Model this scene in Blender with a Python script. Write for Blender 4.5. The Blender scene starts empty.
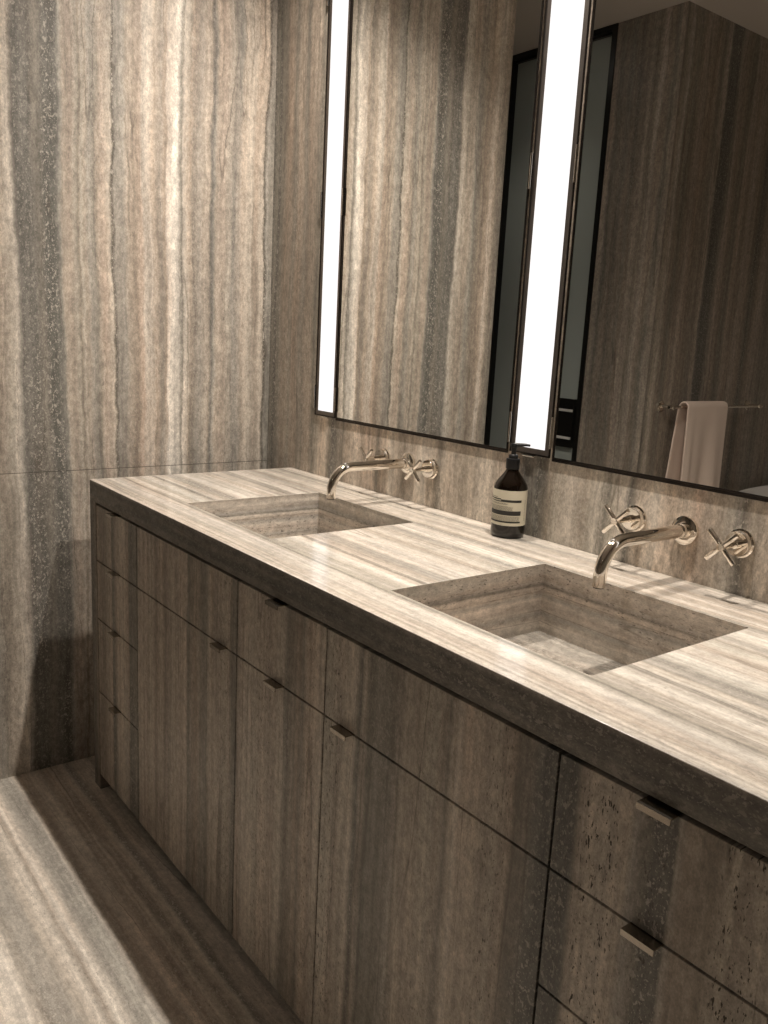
import bpy, bmesh, math, random
from mathutils import Vector, Matrix

S = bpy.context.scene
COL = S.collection

# ------------------------------------------------------------------ camera
cam_data = bpy.data.cameras.new('camera')
cam = bpy.data.objects.new('camera', cam_data)
COL.objects.link(cam)
S.camera = cam
yaw, pitch, roll = math.radians(52.1155), math.radians(-11.5586), math.radians(2.9831)
fwd = Vector((-math.sin(yaw)*math.cos(pitch), math.cos(yaw)*math.cos(pitch), math.sin(pitch)))
rt0 = fwd.cross(Vector((0, 0, 1))).normalized()
up0 = rt0.cross(fwd)
rt = math.cos(roll)*rt0 + math.sin(roll)*up0
up = -math.sin(roll)*rt0 + math.cos(roll)*up0
M = Matrix((rt, up, -fwd)).transposed().to_4x4()
M.translation = Vector((2.2093, -1.3523, 1.2720))
cam.matrix_world = M
cam_data.sensor_fit = 'VERTICAL'
cam_data.sensor_height = 24.0
cam_data.lens = 849.59 * 24.0 / 1024.0
cam_data.clip_start = 0.02

# ------------------------------------------------------------------ world, exposure
world = bpy.data.worlds.new('world')
S.world = world
world.use_nodes = True
world.node_tree.nodes['Background'].inputs[0].default_value = (0.9, 0.85, 0.8, 1)
world.node_tree.nodes['Background'].inputs[1].default_value = 0.0
S.view_settings.view_transform = 'Standard'
S.view_settings.look = 'None'
S.view_settings.exposure = -0.12
S.view_settings.gamma = 1.0
S.view_settings.use_curve_mapping = False
S.cycles.max_bounces = 12
S.cycles.diffuse_bounces = 6
S.cycles.glossy_bounces = 6
S.cycles.sample_clamp_indirect = 4.0

LAMP_W = 148.0          # each ceiling downlight above the vanity
LAMP_CONE = 134.0
FILL_W = 34.0          # added fill lamp behind the viewer, lifts the shadows
STRIP_E = 1.22          # vertical light strips
WARM = (1.0, 0.905, 0.805)

# ------------------------------------------------------------------ helpers
def tag(o, label=None, cat=None, group=None, kind=None):
    if label: o['label'] = label
    if cat: o['category'] = cat
    if group: o['group'] = group
    if kind: o['kind'] = kind
    return o

def link(name, me, mats, parent=None, loc=(0, 0, 0), smooth=False):
    if not isinstance(mats, (list, tuple)): mats = [mats]
    for m in mats: me.materials.append(m)
    if smooth:
        for p in me.polygons: p.use_smooth = True
    o = bpy.data.objects.new(name, me)
    o.location = loc
    COL.objects.link(o)
    if parent: o.parent = parent
    return o

def build(name, bm, mats, parent=None, loc=(0, 0, 0), smooth=False, bevel=0.0, seg=2):
    bmesh.ops.recalc_face_normals(bm, faces=bm.faces)
    me = bpy.data.meshes.new(name)
    bm.to_mesh(me); bm.free()
    o = link(name, me, mats, parent, loc, smooth)
    if bevel > 0:
        b = o.modifiers.new('bevel', 'BEVEL'); b.width = bevel; b.segments = seg
        b.limit_method = 'ANGLE'; b.angle_limit = math.radians(40)
    if smooth:
        e = o.modifiers.new('split', 'EDGE_SPLIT'); e.split_angle = math.radians(40)
    return o

def empty(name, loc):
    o = bpy.data.objects.new(name, None); o.location = loc; o.empty_display_size = 0.05
    COL.objects.link(o); return o

def box(bm, a, b, mi=0):
    x0, y0, z0 = a; x1, y1, z1 = b
    v = [bm.verts.new(c) for c in ((x0,y0,z0),(x1,y0,z0),(x1,y1,z0),(x0,y1,z0),(x0,y0,z1),(x1,y0,z1),(x1,y1,z1),(x0,y1,z1))]
    for f in ((0,3,2,1),(4,5,6,7),(0,1,5,4),(1,2,6,5),(2,3,7,6),(3,0,4,7)):
        bm.faces.new([v[i] for i in f]).material_index = mi

def lathe(bm, prof, n=40, axis='z', c=(0, 0, 0), mi=0):
    rings = []
    for r, h in prof:
        ring = []
        for k in range(n):
            a = 2*math.pi*k/n
            if axis == 'z': q = (c[0]+r*math.cos(a), c[1]+r*math.sin(a), c[2]+h)
            elif axis == 'y': q = (c[0]+r*math.cos(a), c[1]+h, c[2]+r*math.sin(a))
            else: q = (c[0]+h, c[1]+r*math.cos(a), c[2]+r*math.sin(a))
            ring.append(bm.verts.new(q))
        rings.append(ring)
    for a, b in zip(rings, rings[1:]):
        for k in range(n):
            bm.faces.new((a[k], a[(k+1) % n], b[(k+1) % n], b[k])).material_index = mi
    bm.faces.new(rings[0][::-1]).material_index = mi
    bm.faces.new(rings[-1]).material_index = mi

def tube(bm, pts, r, n=20, mi=0, cap=True):
    pts = [Vector(p) for p in pts]
    rad = r if isinstance(r, (list, tuple)) else [r]*len(pts)
    t = (pts[1]-pts[0]).normalized()
    ref = Vector((0, 0, 1)) if abs(t.z) < 0.9 else Vector((1, 0, 0))
    nrm = t.cross(ref).normalized()
    rings = []
    for i, p in enumerate(pts):
        if i == 0: d = pts[1]-pts[0]
        elif i == len(pts)-1: d = pts[-1]-pts[-2]
        else: d = (pts[i+1]-pts[i]).normalized() + (pts[i]-pts[i-1]).normalized()
        d.normalize()
        nrm = (nrm - d*nrm.dot(d)).normalized()
        bi = d.cross(nrm)
        rings.append([bm.verts.new(p + rad[i]*(math.cos(2*math.pi*k/n)*nrm + math.sin(2*math.pi*k/n)*bi)) for k in range(n)])
    for a, b in zip(rings, rings[1:]):
        for k in range(n):
            bm.faces.new((a[k], a[(k+1) % n], b[(k+1) % n], b[k])).material_index = mi
    if cap:
        bm.faces.new(rings[0][::-1]).material_index = mi
        bm.faces.new(rings[-1]).material_index = mi

# ------------------------------------------------------------------ materials
def lin(c):
    return c
def simple(name, col, rough=0.5, metal=0.0, coat=0.0, spec=0.5, bump=None):
    m = bpy.data.materials.new(name); m.use_nodes = True
    nt = m.node_tree; b = nt.nodes['Principled BSDF']
    b.inputs['Base Color'].default_value = (*col, 1)
    b.inputs['Roughness'].default_value = rough
    b.inputs['Metallic'].default_value = metal
    b.inputs['Coat Weight'].default_value = coat
    b.inputs['Specular IOR Level'].default_value = spec
    # slight procedural variation of the roughness, so nothing is perfectly uniform
    n = nt.nodes.new('ShaderNodeTexNoise'); n.inputs['Scale'].default_value = bump[0] if bump else 30
    tc = nt.nodes.new('ShaderNodeTexCoord'); nt.links.new(tc.outputs['Object'], n.inputs['Vector'])
    mr = nt.nodes.new('ShaderNodeMapRange')
    mr.inputs['To Min'].default_value = max(0, rough*0.85); mr.inputs['To Max'].default_value = min(1, rough*1.15)
    nt.links.new(n.outputs['Fac'], mr.inputs['Value']); nt.links.new(mr.outputs['Result'], b.inputs['Roughness'])
    if bump:
        bp = nt.nodes.new('ShaderNodeBump'); bp.inputs['Strength'].default_value = bump[1]; bp.inputs['Distance'].default_value = bump[2]
        nt.links.new(n.outputs['Fac'], bp.inputs['Height']); nt.links.new(bp.outputs['Normal'], b.inputs['Normal'])
    return m

def emitter(name, col, e):
    m = bpy.data.materials.new(name); m.use_nodes = True
    nt = m.node_tree
    for n in list(nt.nodes): nt.nodes.remove(n)
    em = nt.nodes.new('ShaderNodeEmission'); out = nt.nodes.new('ShaderNodeOutputMaterial')
    em.inputs[0].default_value = (*col, 1); em.inputs[1].default_value = e
    nt.links.new(em.outputs[0], out.inputs[0])
    return m

# stone tones (linear albedo)
TONE = {
    'W': (.64, .585, .51), 'C': (.55, .49, .415), 'L': (.48, .42, .345), 'T': (.42, .355, .285),
    'P': (.43, .35, .28), 'B': (.335, .275, .215), 'G': (.345, .315, .27), 'D': (.165, .155, .135),
    'M': (.255, .23, .19), 'K': (.11, .095, .075),
}

def travertine(name, u, v, stops, seed=0.0, rough=0.35, pits=0.0, gain=1.0, warp=1.0, streak=1.0,
               joint=None, bump=0.25, sat=.86, flecks=1.0, contrast=1.15, mottle=1.0, pit_bands=(), dark_t=(.13, .24)):
    """vein-cut travertine: u = axis across the veins, v = axis along them ('x','y','z','xy')"""
    m = bpy.data.materials.new(name); m.use_nodes = True
    nt = m.node_tree; N = nt.nodes; Lk = nt.links
    bsdf = N['Principled BSDF']
    geo = N.new('ShaderNodeNewGeometry'); sep = N.new('ShaderNodeSeparateXYZ')
    Lk.new(geo.outputs['Position'], sep.inputs[0])
    def val(x):
        return x
    def math_(op, a, b=None, c=None, clamp=False):
        n = N.new('ShaderNodeMath'); n.operation = op; n.use_clamp = clamp
        for i, q in enumerate((a, b, c)):
            if q is None: continue
            if isinstance(q, (int, float)): n.inputs[i].default_value = q
            else: Lk.new(q, n.inputs[i])
        return n.outputs[0]
    def axis(a):
        if len(a) == 1: return sep.outputs['XYZ'.index(a.upper())]
        return math_('ADD', sep.outputs['XYZ'.index(a[0].upper())], sep.outputs['XYZ'.index(a[1].upper())])
    U, V = axis(u), axis(v)
    def noise(su, sv, off=0.0, detail=2.0, rgh=0.5, uu=None):
        cmb = N.new('ShaderNodeCombineXYZ')
        Lk.new(math_('MULTIPLY', uu if uu is not None else U, su), cmb.inputs[0])
        Lk.new(math_('MULTIPLY', V, sv), cmb.inputs[1])
        cmb.inputs[2].default_value = seed*7.31 + off
        n = N.new('ShaderNodeTexNoise'); n.noise_dimensions = '3D'
        n.inputs['Scale'].default_value = 1.0; n.inputs['Detail'].default_value = detail
        n.inputs['Roughness'].default_value = rgh
        Lk.new(cmb.outputs[0], n.inputs['Vector'])
        return n.outputs['Fac']
    def smooth(x, a, b, lo=0.0, hi=1.0):
        n = N.new('ShaderNodeMapRange'); n.interpolation_type = 'SMOOTHSTEP'
        n.inputs['From Min'].default_value = a; n.inputs['From Max'].default_value = b
        n.inputs['To Min'].default_value = lo; n.inputs['To Max'].default_value = hi
        Lk.new(x, n.inputs['Value']); return n.outputs['Result']
    # warp of the across-vein coordinate
    w = math_('MULTIPLY', math_('SUBTRACT', noise(5, 2.2, 1.0), .5), .035*warp)
    w = math_('ADD', w, math_('MULTIPLY', math_('SUBTRACT', noise(22, 9, 2.0), .5), .016*warp))
    w = math_('ADD', w, math_('MULTIPLY', math_('SUBTRACT', noise(70, 40, 3.0), .5), .008*warp))
    w = math_('ADD', w, math_('MULTIPLY', math_('SUBTRACT', noise(190, 130, 3.5), .5), .005*warp))
    Up = math_('ADD', U, w)
    # band ramp
    u0 = stops[0][0]; u1 = stops[-1][0]
    t = math_('DIVIDE', math_('SUBTRACT', Up, u0), (u1-u0))
    ramps = []
    chunks = [stops[i:i+31] for i in range(0, len(stops), 30)] if len(stops) > 31 else [stops]
    chunks = [c for c in chunks if len(c) > 1]
    col = None
    for ci, ch in enumerate(chunks):
        r = N.new('ShaderNodeValToRGB'); cr = r.color_ramp
        cr.interpolation = 'LINEAR'
        a, b = ch[0][0], ch[-1][0]
        tt = math_('DIVIDE', math_('SUBTRACT', Up, a), (b-a), clamp=True)
        Lk.new(tt, r.inputs[0])
        while len(cr.elements) < len(ch): cr.elements.new(0.5)
        for k, (p, tn) in enumerate(ch):
            e = cr.elements[k]; e.position = (p-a)/(b-a)
        for k, (p, tn) in enumerate(ch):
            e = cr.elements[k]
            c_ = TONE[tn]; k_ = (sum(c_)/3/.33)**(contrast-1); c_ = [q*k_ for q in c_]; g_ = sum(c_)/3
            e.color = tuple(max(0, (g_ + (q-g_)*sat))*gain for q in c_) + (1,)
        if col is None: col = r.outputs[0]
        else:
            mx = N.new('ShaderNodeMix'); mx.data_type = 'RGBA'
            Lk.new(math_('GREATER_THAN', Up, a), mx.inputs[0]); Lk.new(col, mx.inputs[6]); Lk.new(r.outputs[0], mx.inputs[7])
            col = mx.outputs[2]
    def mixc(fac, a, b, blend='MIX'):
        n = N.new('ShaderNodeMix'); n.data_type = 'RGBA'; n.blend_type = blend
        for i, q in ((0, fac), (6, a), (7, b)):
            if isinstance(q, (int, float)): n.inputs[i].default_value = q
            elif isinstance(q, tuple): n.inputs[i].default_value = (*q, 1)
            else: Lk.new(q, n.inputs[i])
        return n.outputs[2]
    def scale(c, f):
        n = N.new('ShaderNodeVectorMath'); n.operation = 'SCALE'
        Lk.new(c, n.inputs[0])
        if isinstance(f, (int, float)): n.inputs[3].default_value = f
        else: Lk.new(f, n.inputs[3])
        return n.outputs[0]
    lum = N.new('ShaderNodeRGBToBW'); Lk.new(col, lum.inputs[0])
    dark = smooth(lum.outputs[0], dark_t[0]*gain, dark_t[1]*gain, 1, 0)         # 1 inside dark grey veins
    light = smooth(lum.outputs[0], .26*gain, .40*gain, 0, 1)
    # hue drift between veins: pinkish <-> greenish grey
    hue = noise(16, .7, 11, 2, .5, Up)
    col = mixc(smooth(hue, .52, .68, 0, .4), col, mixc(1.0, col, (1.06, .94, .87), 'MULTIPLY'))
    col = mixc(smooth(hue, .48, .32, 0, .55), col, mixc(1.0, col, (.86, .90, .90), 'MULTIPLY'))
    # streaks at three widths
    k = .20*streak
    s1 = smooth(noise(42, .9, 21, 2, .6, Up), .3, .7, 1-k, 1+k*.75)
    s2 = smooth(noise(150, 3.0, 22, 2, .55, Up), .28, .72, 1-k*.6, 1+k*.4)
    s3 = smooth(noise(48, 26, 23, 5, .78, Up), .36, .64, 1-.16*mottle, 1+.13*mottle)
    # cloudy mottling
    s4 = smooth(noise(105, 58, 24, 5, .72), .32, .68, 1-.22*mottle, 1+.17*mottle)
    s5 = smooth(noise(7, 2.5, 25, 2, .5), .3, .7, .93, 1.06)
    s6 = smooth(noise(400, 220, 26, 3, .7), .32, .68, 1-.16*mottle, 1+.14*mottle)
    f = math_('MULTIPLY', math_('MULTIPLY', s1, s2), math_('MULTIPLY', s3, s4))
    f = math_('MULTIPLY', f, math_('MULTIPLY', s5, s6))
    col = scale(col, f)
    # thin crooked dark seams
    n1 = noise(13, .45, 31, 1, .5, Up)
    ln = smooth(math_('ABSOLUTE', math_('SUBTRACT', n1, .5)), .0, .009, 1, 0)
    ln = math_('MULTIPLY', ln, smooth(noise(9, 3.0, 32), .42, .58))
    n2 = noise(11, .5, 33, 1, .5, Up)
    ln2 = smooth(math_('ABSOLUTE', math_('SUBTRACT', n2, .56)), .0, .006, 1, 0)
    ln2 = math_('MULTIPLY', ln2, smooth(noise(9, 2.2, 34), .45, .6))
    seam = math_('MAXIMUM', ln, ln2)
    col = mixc(math_('MULTIPLY', seam, .55), col, (.085*gain, .07*gain, .055*gain))
    # light calcite flecks, strongest in the dark veins
    fl = smooth(noise(150, 95, 41, 3, .6), .575, .62)
    fl2 = smooth(noise(330, 210, 42, 2, .6), .60, .66)
    fl = math_('MAXIMUM', fl, fl2)
    famt = math_('MULTIPLY', fl, math_('ADD', math_('MULTIPLY', dark, .46*flecks), math_('MULTIPLY', smooth(noise(14, 2, 43, 1, .5, Up), .50, .60), .34*flecks)))
    col = mixc(famt, col, (.50*gain, .46*gain, .40*gain))
    # open pits, in zones
    zone = smooth(noise(15, 1.3, 51, 1, .5, Up), .47, .58)
    pn = noise(300, 85, 52, 3, .6)
    pn2 = noise(110, 60, 53, 3, .65)
    pt = math_('MAXIMUM', smooth(pn, .615, .65), smooth(pn2, .66, .69))
    if pit_bands:
        acc = None
        for pc, pw, ps in pit_bands:
            g_ = smooth(math_('ABSOLUTE', math_('SUBTRACT', Up, pc)), pw*.4, pw, ps, 0)
            acc = g_ if acc is None else math_('MAXIMUM', acc, g_)
        zone = math_('MAXIMUM', math_('MULTIPLY', zone, .35), acc)
        pt = math_('MAXIMUM', pt, math_('MULTIPLY', smooth(noise(170, 45, 54, 3, .65), .625, .665), acc))
    pit = math_('MULTIPLY', math_('MULTIPLY', pt, math_('ADD', math_('MULTIPLY', zone, .85), .15)), pits if pits else .35)
    col = mixc(math_('MINIMUM', pit, 1.0), col, (.05, .04, .03))
    height = math_('SUBTRACT', math_('MULTIPLY', f, .25), math_('ADD', pit, math_('MULTIPLY', seam, .3)))
    if joint is not None:
        jd = math_('ABSOLUTE', math_('SUBTRACT', sep.outputs['XYZ'.index(joint[0].upper())], joint[1]))
        jf = smooth(jd, .0006, .0013, .8, 0)
        col = mixc(jf, col, (.04, .032, .025))
        height = math_('SUBTRACT', height, jf)
    Lk.new(col, bsdf.inputs['Base Color'])
    rr = math_('ADD', math_('MULTIPLY', pit, .4), smooth(noise(60, 30, 61, 3), .3, .7, rough*.8, rough*1.2))
    Lk.new(rr, bsdf.inputs['Roughness'])
    bp = N.new('ShaderNodeBump'); bp.inputs['Strength'].default_value = bump; bp.inputs['Distance'].default_value = .0012
    Lk.new(height, bp.inputs['Height']); Lk.new(bp.outputs['Normal'], bsdf.inputs['Normal'])
    return m

def bands(s):
    """'pos tone pos tone ...' -> stops"""
    q = s.split(); return sorted([(float(q[i]), q[i+1]) for i in range(0, len(q), 2)], key=lambda e: e[0])

WALL_L = bands('-1.0 T -.955 M -.92 T -.90 C -.885 T -.85 B -.82 G -.80 T -.785 T -.765 L -.750 C -.742 G -.733 D -.700 D -.680 M -.665 D -.634 D -.624 G '
               '-.618 T -.600 P -.585 L -.578 B -.572 L -.560 T -.550 G -.535 M -.525 T -.515 P -.495 L -.489 K -.483 G -.462 G '
               '-.450 T -.43 B -.41 P -.402 C -.380 C -.372 T -.350 G -.338 T -.330 W -.300 W -.288 M -.284 C -.272 L -.262 B -.235 G '
               '-.215 L -.205 T -.197 D -.190 G -.183 T -.160 P -.140 L -.128 G -.108 G -.098 T -.07 L -.05 T -.028 L -.022 K -.014 G 0.0 M')
WALL_M = bands('-.152 D -.135 M -.12 D -.11 M -.09 M -.07 B -.05 B -.03 M -.01 B .01 B .03 M .06 B .085 B .11 M .15 T .19 L .20 M .215 D .275 M .285 T '
               '.30 L .33 C .36 T .39 P .41 T .43 M .44 T .48 L .51 T .54 B .56 T .60 L .63 C .66 T .68 M .69 L .73 T .77 B .79 T '
               '.82 L .86 L .90 T .93 B .96 D .985 M 1.00 D 1.03 B 1.05 L 1.09 C 1.12 T 1.15 C 1.18 M 1.19 L 1.22 C 1.235 D 1.25 L '
               '1.29 C 1.32 T 1.35 L 1.38 P 1.42 T 1.45 G 1.465 D 1.48 L 1.52 T 1.58 L 1.7 G 1.8 T 1.9 L 2.1 B 2.3 T 3.1 L')
FRONT = bands('-.01 G .02 M .04 B .065 B .10 B .135 P .15 T .16 D .175 M .188 T .20 T .25 L .262 T .276 D .325 M .333 T .37 P .40 T .44 B '
              '.455 T .487 B .52 T .56 T .575 P .60 T .607 M .65 B .68 M .70 M .712 T .75 T .80 T .812 M .826 M .835 T .88 L '
              '.93 T .97 T .985 L 1.00 L 1.015 M 1.05 B 1.065 M 1.08 T 1.11 T 1.14 L 1.18 T 1.215 L 1.225 M 1.231 D 1.24 T 1.255 M '
              '1.30 M 1.325 G 1.333 M 1.345 T 1.38 T 1.41 L 1.42 T 1.435 M 1.448 T 1.455 C 1.465 T 1.50 T 1.53 L 1.55 T '
              '1.565 M 1.60 D 1.652 D 1.662 T 1.70 L 1.725 T 1.735 G 1.752 M 1.758 D 1.782 D 1.787 L 1.795 B 1.83 B 1.85 T 1.9 L 1.96 T')
COUNTER = bands('-.62 W -.606 C -.602 G -.597 C -.585 L -.575 G -.569 C -.55 W -.535 C -.529 M -.523 L -.508 C -.49 L -.478 W -.455 C -.449 M '
                '-.441 G -.437 C -.42 L -.414 G -.39 G -.38 C -.36 W -.33 C -.31 C -.295 T -.285 L -.27 C -.25 L -.235 G -.222 G -.215 C -.19 W '
                '-.175 C -.155 G -.14 T -.125 C -.105 L -.09 C -.07 L -.05 G -.04 C -.02 C 0 L')
FLOORB = bands('-4.4 T -4.1 L -3.9 G -3.7 C -3.5 T -3.2 L -3.0 G -2.7 L -2.5 B -2.3 L -2.1 G -1.9 L -1.7 T -1.5 C -1.4 G -1.3 L -1.2 C -1.1 W -1.03 C '
               '-1.0 W -.985 L -.972 G -.935 G -.925 L -.90 C -.886 C -.880 B -.874 C -.862 W -.847 L -.840 G -.806 G -.800 C -.796 L -.790 T -.772 T '
               '-.766 L -.735 L -.730 B -.718 T -.712 B -.708 L -.703 T -.688 B -.672 T -.664 L -.655 M -.64 T -.60 L -.5 T -.4 L 0 T')
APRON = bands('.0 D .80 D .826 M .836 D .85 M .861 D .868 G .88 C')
BASIN = bands('.70 T .736 T .752 L .764 T .772 G .780 T .790 P .800 L .808 G .815 T .824 L .8285 M .834 G .842 T .855 L .865 T .88 T')
REAR = bands('-1.7 B -1.5 T -1.3 B -.52 B -.48 T -.46 M -.43 B -.40 M -.37 B -.35 M -.33 B -.30 T -.27 B -.25 T -.235 L -.225 B -.20 B -.18 M -.165 T -.14 B')
SIDEB = bands('-4.4 B -4.0 D -3.8 B -3.5 T -3.3 B -3.1 M -3.0 B -2.9 M -2.8 T -2.75 B -2.7 D -2.66 B -2.60 T -2.56 B -2.52 T -2.49 M -2.44 B -2.40 T '
              '-2.37 M -2.36 D -2.30 D -2.285 M -2.28 T -2.25 T -2.24 M -2.2 B -2.15 B -2.12 T -2.08 B -2.05 M -2.02 B -1.99 L -1.97 T -1.94 M')

M_wall_left = travertine('stone_wall_left', 'y', 'z', WALL_L, 1, .38, contrast=1.0, joint=('z', .8696), bump=.15)
M_wall_mirror = travertine('stone_wall_mirror', 'x', 'z', WALL_M, 2, .38, gain=1.16, bump=.15)
M_front = travertine('stone_fronts', 'x', 'z', FRONT, 3, .42, pits=1.0, gain=.95, contrast=1.18, warp=.35, flecks=.8,
    pit_bands=((1.69, .042, 1), (.78, .04, .7), (.93, .05, .6), (1.155, .04, .8), (1.86, .035, 1), (1.40, .04, .4), (1.53, .035, .7), (1.76, .02, .7), (1.09, .02, .6), (.39, .03, .35)), bump=.3)
M_counter = travertine('stone_counter', 'y', 'x', COUNTER, 4, .13, pits=.5, gain=1.04, warp=.3, bump=.02, sat=.8, streak=1.0, contrast=.85, mottle=.55)
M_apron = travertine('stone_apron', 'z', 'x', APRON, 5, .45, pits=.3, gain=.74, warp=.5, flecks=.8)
M_basin = travertine('stone_basin', 'z', 'xy', BASIN, 6, .32, pits=.7, gain=1.22, warp=.15, streak=.8, contrast=1.4, sat=.65, mottle=.8)
M_basin_floor = travertine('stone_basin_floor', 'y', 'x', bands('-.6 C -.5 L -.4 C -.33 L -.28 L -.25 G -.16 G -.14 G'), 6, .26, pits=.5, warp=.6, flecks=1.6)
M_floor = travertine('stone_floor', 'y', 'x', FLOORB, 7, .36, pits=.35, gain=1.15, warp=.5, dark_t=(.26, .36), flecks=1.3, mottle=.75, bump=.12)
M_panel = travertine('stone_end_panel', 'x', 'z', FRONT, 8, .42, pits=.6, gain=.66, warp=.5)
M_rear = travertine('stone_wall_rear', 'x', 'z', REAR, 9, .42, gain=.85, bump=.15)
M_side = travertine('stone_wall_alcove', 'y', 'z', SIDEB, 10, .42, gain=.85, bump=.15)
M_right = travertine('stone_wall_right', 'y', 'z', SIDEB, 12, .42, gain=1.0, bump=.15)
M_behind = travertine('stone_wall_behind', 'x', 'z', WALL_M, 13, .42, gain=1.0, bump=.15)

M_satin = simple('satin_steel', (.75, .74, .72), .5, .3)
M_ceiling = simple('ceiling_plaster', (.60, .55, .50), .8, bump=(60, .05, .001))
M_chrome = simple('polished_nickel', (.84, .79, .72), .04, 1.0)
M_pull = simple('brushed_nickel_pull', (.40, .36, .31), .22, 1.0)
M_frame = simple('dark_bronze_frame', (.055, .047, .042), .18, .9)
M_mirror = simple('mirror_silver', (.84, .84, .82), .004, 1.0)
M_carcass = simple('dark_cabinet_carcass', (.012, .010, .008), .8)
M_black = simple('black_plastic', (.004, .004, .0045), .4, 0, .05)
M_amber = simple('dark_amber_glass', (.004, .002, .001), .03, 0, .14)
M_label = simple('cream_label_paper', (.62, .58, .46), .6)
M_ink = simple('black_label_ink', (.02, .02, .018), .5)
M_towel = simple('cream_terry_cloth', (.72, .60, .52), .95, bump=(420, .6, .002))
M_tub = simple('white_acrylic', (.72, .70, .68), .25)
M_glass = simple('smoked_green_glass', (.37, .41, .39), .35, 0, .0)
M_doorframe = simple('black_door_frame', (.014, .013, .012), .3, .3)
M_lens = emitter('downlight_lens', WARM, 25.0)
M_strip = emitter('strip_diffuser', (1.0, .97, .95), STRIP_E)

# ------------------------------------------------------------------ room shell
XW = -.152; ZC = 2.70; YR = -1.94; YE = -4.3; XR = 3.05; XH = -1.75
def struct(name, bm, m, **k):
    return tag(build(name, bm, m, **k), kind='structure')

bm = bmesh.new(); box(bm, (XH-.1, YE-.1, -.08), (XR+.1, .12, 0)); struct('floor', bm, M_floor)
bm = bmesh.new(); box(bm, (XH-.1, YE-.1, ZC), (XR+.1, .12, ZC+.08)); struct('ceiling', bm, M_ceiling)
bm = bmesh.new(); box(bm, (XW-.12, 0, 0), (XR+.1, .10, ZC)); struct('wall_front', bm, M_wall_mirror)
bm = bmesh.new(); box(bm, (XW-.12, -.96, 0), (XW, 0, ZC)); struct('wall_left', bm, M_wall_left)
bm = bmesh.new(); box(bm, (-.50, YR-.12, 0), (XW+.008, YR, ZC)); box(bm, (XH-.1, YR-.12, 0), (-1.165, YR, ZC)); struct('wall_rear', bm, M_rear)
bm = bmesh.new(); box(bm, (XW-.112, YE, 0), (XW+.008, YR-.12, ZC)); struct('wall_alcove', bm, M_side)
# the corner's face that shows on the alcove side
bm = bmesh.new(); box(bm, (XW+.0079, YR-.12, 0), (XW+.0085, YR-.0005, ZC)); struct('trim_1', bm, M_side)
bm = bmesh.new(); box(bm, (XH-.1, YR, 0), (XH, -.80, ZC)); struct('wall_hall_end', bm, M_side)
bm = bmesh.new(); box(bm, (XH, -.92, 0), (XW-.12, -.80, ZC)); struct('wall_hall_side', bm, M_behind)
bm = bmesh.new(); box(bm, (XR, YE, 0), (XR+.1, 0, ZC)); struct('wall_right', bm, M_right)
bm = bmesh.new(); box(bm, (XW-.112, YE-.1, 0), (XR+.1, YE, ZC)); struct('wall_behind', bm, M_behind)

# smoked glass door in the rear wall
door = empty('door_1', (-.83, YR-.03, 0)); tag(door, 'smoked grey green glass door in a black frame', kind='structure')
def rel(o, bm):
    bmesh.ops.translate(bm, verts=bm.verts, vec=-Vector(o.location)); return bm
bm = bmesh.new(); box(bm, (-1.14, YR-.045, .01), (-.528, YR-.030, 2.665)); build('glass_panel', rel(door, bm), M_glass, door)
bm = bmesh.new()
box(bm, (-1.165, YR-.06, 0), (-1.14, YR+.005, ZC)); box(bm, (-.528, YR-.06, 0), (-.50, YR+.005, ZC))
box(bm, (-1.14, YR-.06, 2.665), (-.528, YR-.01, 2.675)); box(bm, (-1.14, YR-.06, 2.675), (-.528, YR+.005, ZC))
build('door_frame', rel(door, bm), M_doorframe, door, bevel=.001)
bm = bmesh.new(); box(bm, (-.648, YR-.030, .785), (-.552, YR-.004, 1.025)); pl = build('lock_plate', rel(door, bm), M_doorframe, door, bevel=.002)
bm = bmesh.new(); box(bm, (-.646, YR-.004, .962), (-.554, YR+.004, .974)); box(bm, (-.646, YR-.004, .826), (-.554, YR+.004, .838))
build('metal_strip', rel(door, bm), M_satin, pl).location = (0, 0, 0)

# ------------------------------------------------------------------ ceiling downlights
def downlight(x, y, w, cone, label, blend=1.0, r=.02):
    t = empty('ceiling_downlight', (x, y, ZC)); tag(t, label, 'ceiling light', 'recessed ceiling downlights')
    bm = bmesh.new(); lathe(bm, [(.050, -.0005), (.052, -.004), (.040, -.006), (.038, -.002), (.0375, -.0005)], 36)
    build('trim_ring', bm, M_chrome, t, smooth=True)
    bm = bmesh.new(); lathe(bm, [(.036, -.0005), (.036, -.0015)], 32); build('lens', bm, M_lens, t)
    ld = bpy.data.lights.new('downlight_lamp', 'SPOT'); ld.energy = w; ld.color = WARM
    ld.spot_size = math.radians(cone); ld.spot_blend = blend; ld.shadow_soft_size = r
    lo = bpy.data.objects.new('downlight_lamp', ld); COL.objects.link(lo); lo.parent = t; lo.location = (0, 0, -.04)
    return t
downlight(.57, -.245, LAMP_W, LAMP_CONE, 'round recessed ceiling downlight over the basin nearer the left wall')
downlight(1.372, -.245, LAMP_W, LAMP_CONE, 'round recessed ceiling downlight over the basin farther from the left wall')
downlight(1.6, -3.0, FILL_W, 140, 'added round ceiling fill light over the middle of the room, out of view')  # unseen fill lamp, added to brighten the cabinet fronts and far walls
downlight(-.85, -1.42, 9.0, 120, 'round recessed ceiling downlight in the passage before the glass door')

# ------------------------------------------------------------------ vanity
HT = .87; YF = -.6175; ZA = .8154; G0, G1, G2, G3, G4, G5 = .046, .323, .828, 1.1326, 1.622, 1.899
XE = 1.945; KZ = .0455; R1 = .6607; R2, R3 = .5008, .2940
B1 = (.383, .777); B2 = (1.168, 1.580); BY = (-.519, -.150); ZB = .736

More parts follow.
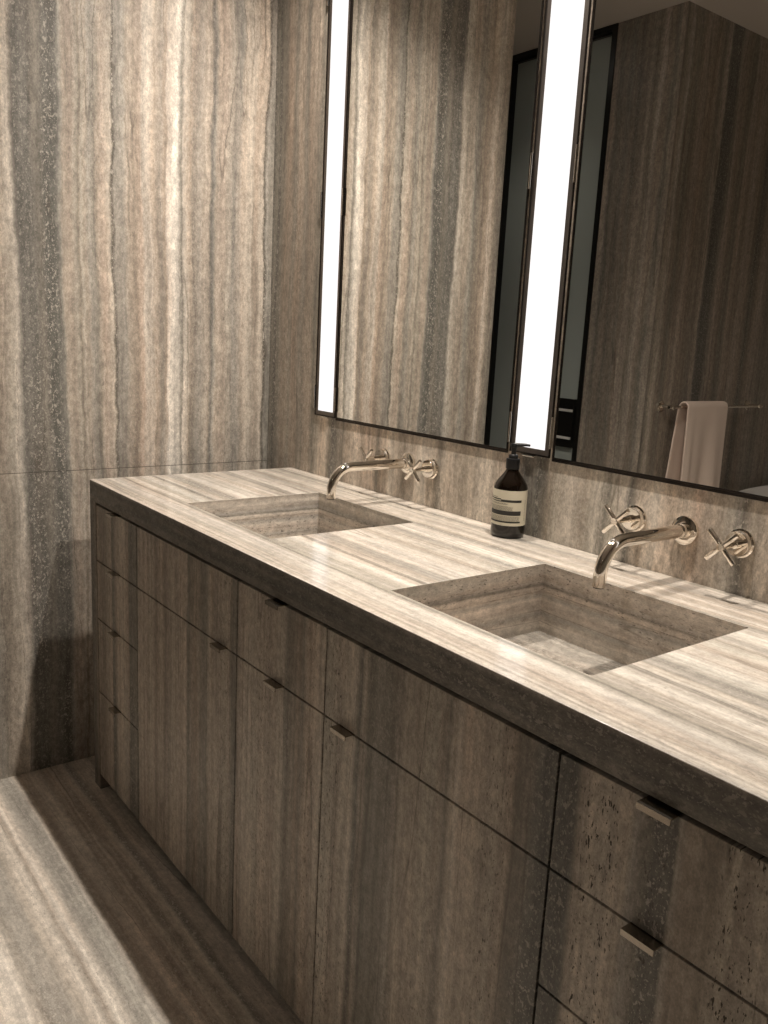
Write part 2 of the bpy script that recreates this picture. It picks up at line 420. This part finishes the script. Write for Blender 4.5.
ct = empty('vanity_countertop', (0, 0, HT))
tag(ct, 'pale striped travertine countertop with two sunken rectangular basins and dark stone apron', 'countertop')
bm = bmesh.new()
xs = [0, B1[0], B1[1], B2[0], B2[1], XE]; ys = [YF, BY[0], BY[1], -.001]
grid = {}
def gv(x, y, z):
    k = (round(x, 5), round(y, 5), round(z, 5))
    if k not in grid: grid[k] = bm.verts.new(k)
    return grid[k]
def hole(i, j): return j == 1 and i in (1, 3)
for i in range(5):
    for j in range(3):
        if hole(i, j): continue
        x0, x1, y0, y1 = xs[i], xs[i+1], ys[j], ys[j+1]
        bm.faces.new([gv(x0,y0,HT), gv(x1,y0,HT), gv(x1,y1,HT), gv(x0,y1,HT)]).material_index = 0
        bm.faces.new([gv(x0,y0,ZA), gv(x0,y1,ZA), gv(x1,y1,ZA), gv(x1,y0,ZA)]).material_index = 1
        for (ni, nj, pa, pb) in ((i-1, j, (x0,y0), (x0,y1)), (i+1, j, (x1,y0), (x1,y1)), (i, j-1, (x0,y0), (x1,y0)), (i, j+1, (x0,y1), (x1,y1))):
            out = ni < 0 or ni > 4 or nj < 0 or nj > 2
            if out or hole(ni, nj):
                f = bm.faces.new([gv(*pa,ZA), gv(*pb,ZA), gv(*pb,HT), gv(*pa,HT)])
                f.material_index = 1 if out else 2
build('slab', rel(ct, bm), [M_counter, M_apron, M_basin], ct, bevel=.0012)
for bx in (B1, B2):
    bm = bmesh.new(); t = .012
    x0, x1 = bx; y0, y1 = BY
    box(bm, (x0-t, y0-t, ZB-t), (x1+t, y0, ZA)); box(bm, (x0-t, y1, ZB-t), (x1+t, y1+t, ZA))
    box(bm, (x0-t, y0, ZB-t), (x0, y1, ZA)); box(bm, (x1, y0, ZB-t), (x1+t, y1, ZA))
    o = build('basin', rel(ct, bm), M_basin, ct)
    bm = bmesh.new(); c = (x0+x1)/2 - .016
    box(bm, (x0, y0, ZB-.01), (c, y1, ZB)); box(bm, (c+.007, y0, ZB-.01), (x1, y1, ZB))
    box(bm, (c, y0, ZB-.01), (c+.007, y0+.09, ZB)); box(bm, (c, y1-.09, ZB-.01), (c+.007, y1, ZB))
    fl = build('basin_floor', rel(ct, bm), M_basin_floor, o)
    bm = bmesh.new(); box(bm, (c, y0+.09, ZB-.009), (c+.007, y1-.09, ZB-.006)); build('drain', rel(ct, bm), M_black, o)
bm = bmesh.new(); box(bm, (0, YF, 0), (.0435, -.002, ZA)); build('side_panel', rel(ct, bm), M_panel, ct, bevel=.0008)
bm = bmesh.new(); box(bm, (G5+.0025, YF, 0), (XE, -.002, ZA)); build('side_panel', rel(ct, bm), M_panel, ct, bevel=.0008)

FT = .018
def pull(parent, x, z):
    bm = bmesh.new(); w = .021; y1 = YF; y0 = YF-.0165
    # an L-shaped tab: thin plate lying on the top edge of the front, its lip turned down
    pr = [(y1+.014, z+.0002), (y1+.014, z+.0020), (y0, z+.0020), (y0, z-.0058), (y0+.0018, z-.0058), (y0+.0018, z+.0002)]
    a = [bm.verts.new((x-w, y, zz)) for y, zz in pr]; b = [bm.verts.new((x+w, y, zz)) for y, zz in pr]
    bm.faces.new(a); bm.faces.new(b[::-1])
    for k in range(6): bm.faces.new((a[k], b[k], b[(k+1) % 6], a[(k+1) % 6]))
    bmesh.ops.translate(bm, verts=bm.verts, vec=-Vector(unit.location))
    return build('handle', bm, M_pull, parent, bevel=.0003, seg=1)

def cabinet(name, x0, x1, fronts, label, cat, open_top=True):
    global unit
    unit = empty(name, ((x0+x1)/2, YF+.3, KZ)); tag(unit, label, cat)
    bm = bmesh.new(); t = .012; a, b = x0+.0015, x1-.0015; yb = YF+FT+.002
    box(bm, (a, yb, KZ), (a+t, -.006, ZA-.014)); box(bm, (b-t, yb, KZ), (b, -.006, ZA-.014))
    box(bm, (a+t, yb, KZ), (b-t, -.006, KZ+t)); box(bm, (a+t, -.012, KZ+t), (b-t, -.006, ZA-.014))
    for (kind, z0, z1, hx) in fronts[:-1]:
        box(bm, (a+t, yb, z0-.006), (b-t, yb+.03, z0+.006))
    box(bm, (a+t, yb, .75), (b-t, yb+.004, ZA-.014))
    build('body', rel(unit, bm), M_carcass, unit)
    bm = bmesh.new(); box(bm, (a, YF+.065, 0), (b, YF+.08, KZ)); build('plinth', rel(unit, bm), M_carcass, unit)
    for (kind, z0, z1, hx) in fronts:
        g = .0017
        bm = bmesh.new(); box(bm, (x0+g, YF, z0+g), (x1-g, YF+FT, z1-g))
        f = build(kind, rel(unit, bm), M_front, unit, bevel=.0005, seg=1)
        if hx is not None: pull(f, hx, z1-.0012)
    return unit
ZT = ZA-.0042
m0 = (G0+G1)/2; m1 = (G2+G3)/2; m2 = (G4+G5)/2
cabinet('drawer_cabinet', G0, G1, [('drawer', R1, ZT, m0), ('drawer', R2, R1, m0), ('drawer', R3, R2, m0), ('drawer', KZ, R3, m0)],
        'narrow travertine four drawer cabinet at the far left end of the vanity', 'cabinet')
cabinet('sink_cabinet', G1, G2, [('front_panel', R1, ZT, None), ('door', KZ, R1, G2-.063)],
        'travertine sink cabinet under the far basin, door pull at the right edge', 'cabinet')
cabinet('vanity_cabinet', G2, G3, [('drawer', R1, ZT, m1), ('door', KZ, R1, m1)],
        'narrow travertine cabinet between the two sink cabinets, one drawer over one door', 'cabinet')
cabinet('sink_cabinet', G3, G4, [('front_panel', R1, ZT, None), ('door', KZ, R1, G3+.063)],
        'travertine sink cabinet under the near basin, door pull at the left edge', 'cabinet')
cabinet('drawer_cabinet', G4, G5, [('drawer', R1, ZT, m2), ('drawer', R2, R1, m2), ('drawer', R3, R2, m2), ('drawer', KZ, R3, m2)],
        'travertine drawer cabinet nearest the viewer at the right end of the vanity', 'cabinet')

# ------------------------------------------------------------------ faucets
def faucet(xc, hl, hr, z, label):
    t = empty('wall_faucet', (xc, 0, z)); tag(t, label, 'faucet', 'wall mounted faucets')
    R = .055; yb = -.178; ze = -.074
    pts = [(0, -.004, 0), (0, -.02, 0), (0, -.06, 0), (0, -.11, 0), (0, yb, 0)]
    for k in range(1, 13):
        a = math.radians(86)*k/12
        pts.append((0, yb - R*math.sin(a), -R*(1-math.cos(a))))
    pts.append((0, yb-R-.001, ze))
    rr = [.0125, .0125, .0122, .0118] + [.0112]*13 + [.0108]
    bm = bmesh.new(); tube(bm, pts, rr, 28)
    sp = build('spout', bm, M_chrome, t, smooth=True)
    bm = bmesh.new(); lathe(bm, [(.0092, 0), (.0092, .003)], 28, 'z', (0, yb-R-.001, ze-.0015)); build('aerator', bm, M_black, sp, smooth=True)
    bm = bmesh.new(); lathe(bm, [(.0262, -.0005), (.0265, -.004), (.0262, -.0075), (.025, -.0085), (.0135, -.0085), (.0135, -.022), (.0128, -.023)], 48, 'y')
    build('flange', bm, M_chrome, sp, smooth=True)
    for hx in (hl, hr):
        dx = hx-xc
        bm = bmesh.new()
        a = math.radians(45); L = .036
        for s in (1, -1):
            d = Vector((math.cos(a), 0, s*math.sin(a)))
            c = Vector((dx, -.062, 0))
            tube(bm, [c-d*L, c-d*(L-.001), c+d*(L-.001), c+d*L], [.0038, .0045, .0045, .0038], 18)
        lathe(bm, [(.0052, -.016), (.0052, -.054), (.0068, -.057), (.0068, -.0665), (.0060, -.068)], 28, 'y', (dx, 0, 0))
        h = build('cross_handle', bm, M_chrome, t, smooth=True)
        bm = bmesh.new(); lathe(bm, [(.0245, -.0005), (.025, -.003), (.025, -.005), (.0222, -.006), (.0220, -.016), (.0210, -.0175), (.0075, -.0175), (.0075, -.024), (.0055, -.025)], 48, 'y', (dx, 0, 0))
        build('flange', bm, M_chrome, h, smooth=True)
    return t
faucet(.563, .463, .655, .966, 'polished wall faucet with two cross handles above the far basin')
faucet(1.360, 1.252, 1.468, .961, 'polished wall faucet with two cross handles above the near basin')

# ------------------------------------------------------------------ soap bottle
BX, BYY = .965, -.046
t = empty('soap_bottle', (BX, BYY, HT)); tag(t, 'dark amber pump bottle with cream striped label between the basins', 'bottle')
bm = bmesh.new()
lathe(bm, [(.030, .0002), (.0335, .0015), (.0357, .005), (.0362, .012), (.0362, .099), (.0355, .107), (.0332, .114), (.0290, .121), (.0235, .128),
           (.0180, .1348), (.0140, .141), (.0128, .144), (.0128, .150)], 64)
build('bottle', bm, M_amber, t, smooth=True)
bm = bmesh.new()
lathe(bm, [(.0135, .145), (.0145, .146), (.0147, .150), (.0147, .165), (.0140, .167), (.0100, .1675), (.0098, .174), (.0085, .1755), (.0052, .176),
           (.0052, .1905), (.0075, .191), (.0078, .1965), (.0070, .1985)], 40)
# nozzle pointing towards +x, drooping at its end
tube(bm, [(0, 0, .1955), (.008, .009, .1965), (.016, .018, .1970), (.022, .025, .1962)], [.0048, .0040, .0030, .0024], 14)
pb = build('pump', bm, M_black, t, smooth=True)
# label, wrapped round the body; vd = direction from the bottle towards the camera
vd = math.atan2(-1.3523-BYY, 2.2093-BX)
def wrap(bm, a0, a1, z0, z1, r, n, mi):
    cols = []
    for k in range(n+1):
        a = vd + math.radians(a0 + (a1-a0)*k/n)
        cols.append((bm.verts.new((r*math.cos(a), r*math.sin(a), z0)), bm.verts.new((r*math.cos(a), r*math.sin(a), z1))))
    for p, q in zip(cols, cols[1:]):
        bm.faces.new((p[0], q[0], q[1], p[1])).material_index = mi
bm = bmesh.new()
z1 = .1030; z0 = .0280; rl = .0365
wrap(bm, -112, 100, z0, z1, rl, 60, 0)
def bar(top, bot, a0=-112, a1=42, r=rl+.00015): wrap(bm, a0, a1, z1-bot, z1-top, r, max(2, int((a1-a0)/4)), 1)
bar(.0196, .0247, -30, 42); bar(.0180, .0205, -112, -30); bar(.0228, .0247, -112, -30)
bar(.0430, .0525); bar(.0653, .0687)
random.seed(4)
def rows(z, a0, a1, h=.0008):
    a = a0
    while a < a1:
        w = random.uniform(3, 9); bar(z, z+h, a, min(a+w, a1)); a += w + 1.6
for z in (.0275, .0292, .0335, .0352, .0372, .0392, .0412): rows(z, -105, random.choice((-5, 12, 25)), .0007)
for z in (.0550, .0568, .0586, .0604, .0622, .0640): rows(z, -105, 38, .0006)
rows(.0150, -80, -45, .0012)
for k in range(14): bar(.020+k*.0032, .0222+k*.0032, 60, 61.5); 
build('label', bm, [M_label, M_ink], t).modifiers.new('solid', 'SOLIDIFY').thickness = .0001

# ------------------------------------------------------------------ mirrors and vertical lights
ZM0, ZM1 = 1.046, 2.36
def frame_bm(bm, x0, x1, z0, z1, w, y0, y1):
    box(bm, (x0, y0, z0), (x0+w, y1, z1)); box(bm, (x1-w, y0, z0), (x1, y1, z1))
    box(bm, (x0+w, y0, z0), (x1-w, y1, z0+w)); box(bm, (x0+w, y0, z1-w), (x1-w, y1, z1))
def mirror(x0, x1, label):
    t = empty('wall_mirror', ((x0+x1)/2, 0, ZM0)); tag(t, label, 'mirror', 'wall mirrors over the vanity')
    bm = bmesh.new(); frame_bm(bm, x0, x1, ZM0-.0075, ZM1, .0045, -.0035, -.0005); box(bm, (x0+.0045, -.0035, ZM0-.0030), (x1-.0045, -.0005, ZM0+.0015)); build('mirror_frame', rel(t, bm), M_frame, t, bevel=.0008)
    bm = bmesh.new(); box(bm, (x0+.0045, -.0018, ZM0), (x1-.0045, -.0005, ZM1-.005)); build('mirror_glass', rel(t, bm), M_mirror, t)
def clip(t, x, z0, z1, w=.0045):
    bm = bmesh.new(); tube(bm, [(x, -.0060, z0), (x, -.0060, z1)], w*.6, 14); return build('hinge', rel(t, bm), M_chrome, t, smooth=True)
def strip(x0, x1, label, wl=.009, wr=.009):
    t = empty('vertical_light', ((x0+x1)/2, 0, ZM0)); tag(t, label, 'wall light', 'vertical light strips between the mirrors')
    bm = bmesh.new(); frame_bm(bm, x0, x1, ZM0-.002, ZM1, .0035, -.0042, -.0005)
    build('light_frame', rel(t, bm), M_frame, t, bevel=.0008)
    bm = bmesh.new()
    box(bm, (x0+.0035, -.0025, ZM0+.0015), (x0+wl+.0035, -.0005, ZM1-.0035)); box(bm, (x1-wr-.0035, -.0025, ZM0+.0015), (x1-.0035, -.0005, ZM1-.0035))
    box(bm, (x0+wl+.0035, -.0025, ZM0+.0015), (x1-wr-.0035, -.0005, ZM0+.0125))
    build('inner_frame', rel(t, bm), M_frame2, t)
    bm = bmesh.new(); box(bm, (x0+wl+.0035, -.0020, ZM0+.0125), (x1-wr-.0035, -.0005, ZM1-.0035)); build('diffuser', rel(t, bm), M_strip, t)
    for x in (x0-.0015, x1+.0015):
        for za, zb in ((1.064, 1.130), (1.588, 1.658), (2.125, 2.195)): clip(t, x, za, zb)
    xm = (x0+x1)/2
    bm = bmesh.new(); box(bm, (xm-.018, -.0065, ZM0-.006), (xm+.018, -.0005, ZM0-.0022)); build('clip', rel(t, bm), M_chrome, t, bevel=.0008)
M_frame2 = simple('satin_bronze_inner_frame', (.17, .15, .135), .35, .85)
strip(.123, .228, 'white lit vertical strip light at the left end of the mirrors', .0125, .009)
strip(.911, 1.027, 'white lit vertical strip light between the two mirrors', .011, .012)
strip(1.712, 1.828, 'white lit vertical strip light at the right end of the mirrors', .011, .012)
mirror(.2305, .9045, 'tall mirror above the far basin, reflecting the pale striped stone wall')
mirror(1.0335, 1.7055, 'tall mirror above the near basin, showing a towel in its reflection')

# ------------------------------------------------------------------ towel rail, towel, tub
XB = XW+.008
t = empty('towel_rail', (XB, -2.43, 1.03)); tag(t, 'slim polished towel rail on the stone wall opposite the vanity, seen in the mirror', 'towel rail')
bm = bmesh.new(); tube(bm, [(.068, .40, 0), (.068, -.40, 0)], .007, 18); build('bar', bm, M_chrome, t, smooth=True)
for s in (.37, -.37):
    bm = bmesh.new(); lathe(bm, [(.024, .0005), (.024, .008), (.021, .010), (.0085, .010), (.0085, .060), (.012, .062), (.012, .074), (.010, .077)], 32, 'x', (0, s, 0))
    build('post', bm, M_chrome, t, smooth=True)

bm = bmesh.new()
cx, cz = XB+.068, 1.03
ns, nw = 44, 26
path = []
for k in range(15): path.append((cx+.018, .56 + (cz-.56)*k/14, 1))
for k in range(1, 12):
    a = math.pi*k/12; path.append((cx+.018*math.cos(a), cz+.018*math.sin(a), 0))
for k in range(15): path.append((cx-.018, cz - (cz-.50)*k/14, -1))
grid2 = []
for i, (px, pz, side) in enumerate(path):
    row = []
    d = max(0, (cz-pz)/.47)
    for j in range(nw+1):
        q = j/nw
        y_l = -2.145 + (.045*d if side < 0 else -.012*d*0)
        y_r = -2.475 - .02*d
        y = y_l + (y_r-y_l)*q
        fold = .010*d*math.sin(q*9.0+.6) + .006*d*math.sin(q*17+2) + .012*d*math.exp(-((q-.12)/.06)**2)
        row.append(bm.verts.new((px + (fold if side > 0 else -fold*.3 - (0.0 if side == 0 else .004)), y, pz)))
    grid2.append(row)
for a, b in zip(grid2, grid2[1:]):
    for j in range(nw): bm.faces.new((a[j], a[j+1], b[j+1], b[j]))
tw = build('towel', bm, M_towel, None, smooth=False)
for p_ in tw.data.polygons: p_.use_smooth = True
sd = tw.modifiers.new('solid', 'SOLIDIFY'); sd.thickness = .010; sd.offset = 1
sb = tw.modifiers.new('sub', 'SUBSURF'); sb.levels = 1; sb.render_levels = 2
tag(tw, 'cream terry towel folded over the rail, seen in the mirror', 'towel')

bm = bmesh.new()
TX, TY = .33, -3.06
prof = [(.80, .0), (.84, .02), (.90, .25), (.97, .52), (1.0, .60), (1.0, .615), (.985, .62), (.955, .618), (.94, .60), (.88, .40), (.78, .16), (.60, .12), (.05, .11)]
rings = []
for s, z in prof:
    ring = []
    for k in range(72):
        a = 2*math.pi*k/72; ca, sa = math.cos(a), math.sin(a)
        e = .8
        ring.append(bm.verts.new((TX + .38*s*math.copysign(abs(ca)**e, ca), TY + .80*s*math.copysign(abs(sa)**e, sa), z)))
    rings.append(ring)
for a, b in zip(rings, rings[1:]):
    for k in range(72): bm.faces.new((a[k], a[(k+1) % 72], b[(k+1) % 72], b[k]))
bm.faces.new(rings[0][::-1]); bm.faces.new(rings[-1])
tub = build('bathtub', bm, M_tub, None, smooth=True)
tag(tub, 'white rounded bathtub rim beyond the towel, low in the mirror reflection', 'bathtub')
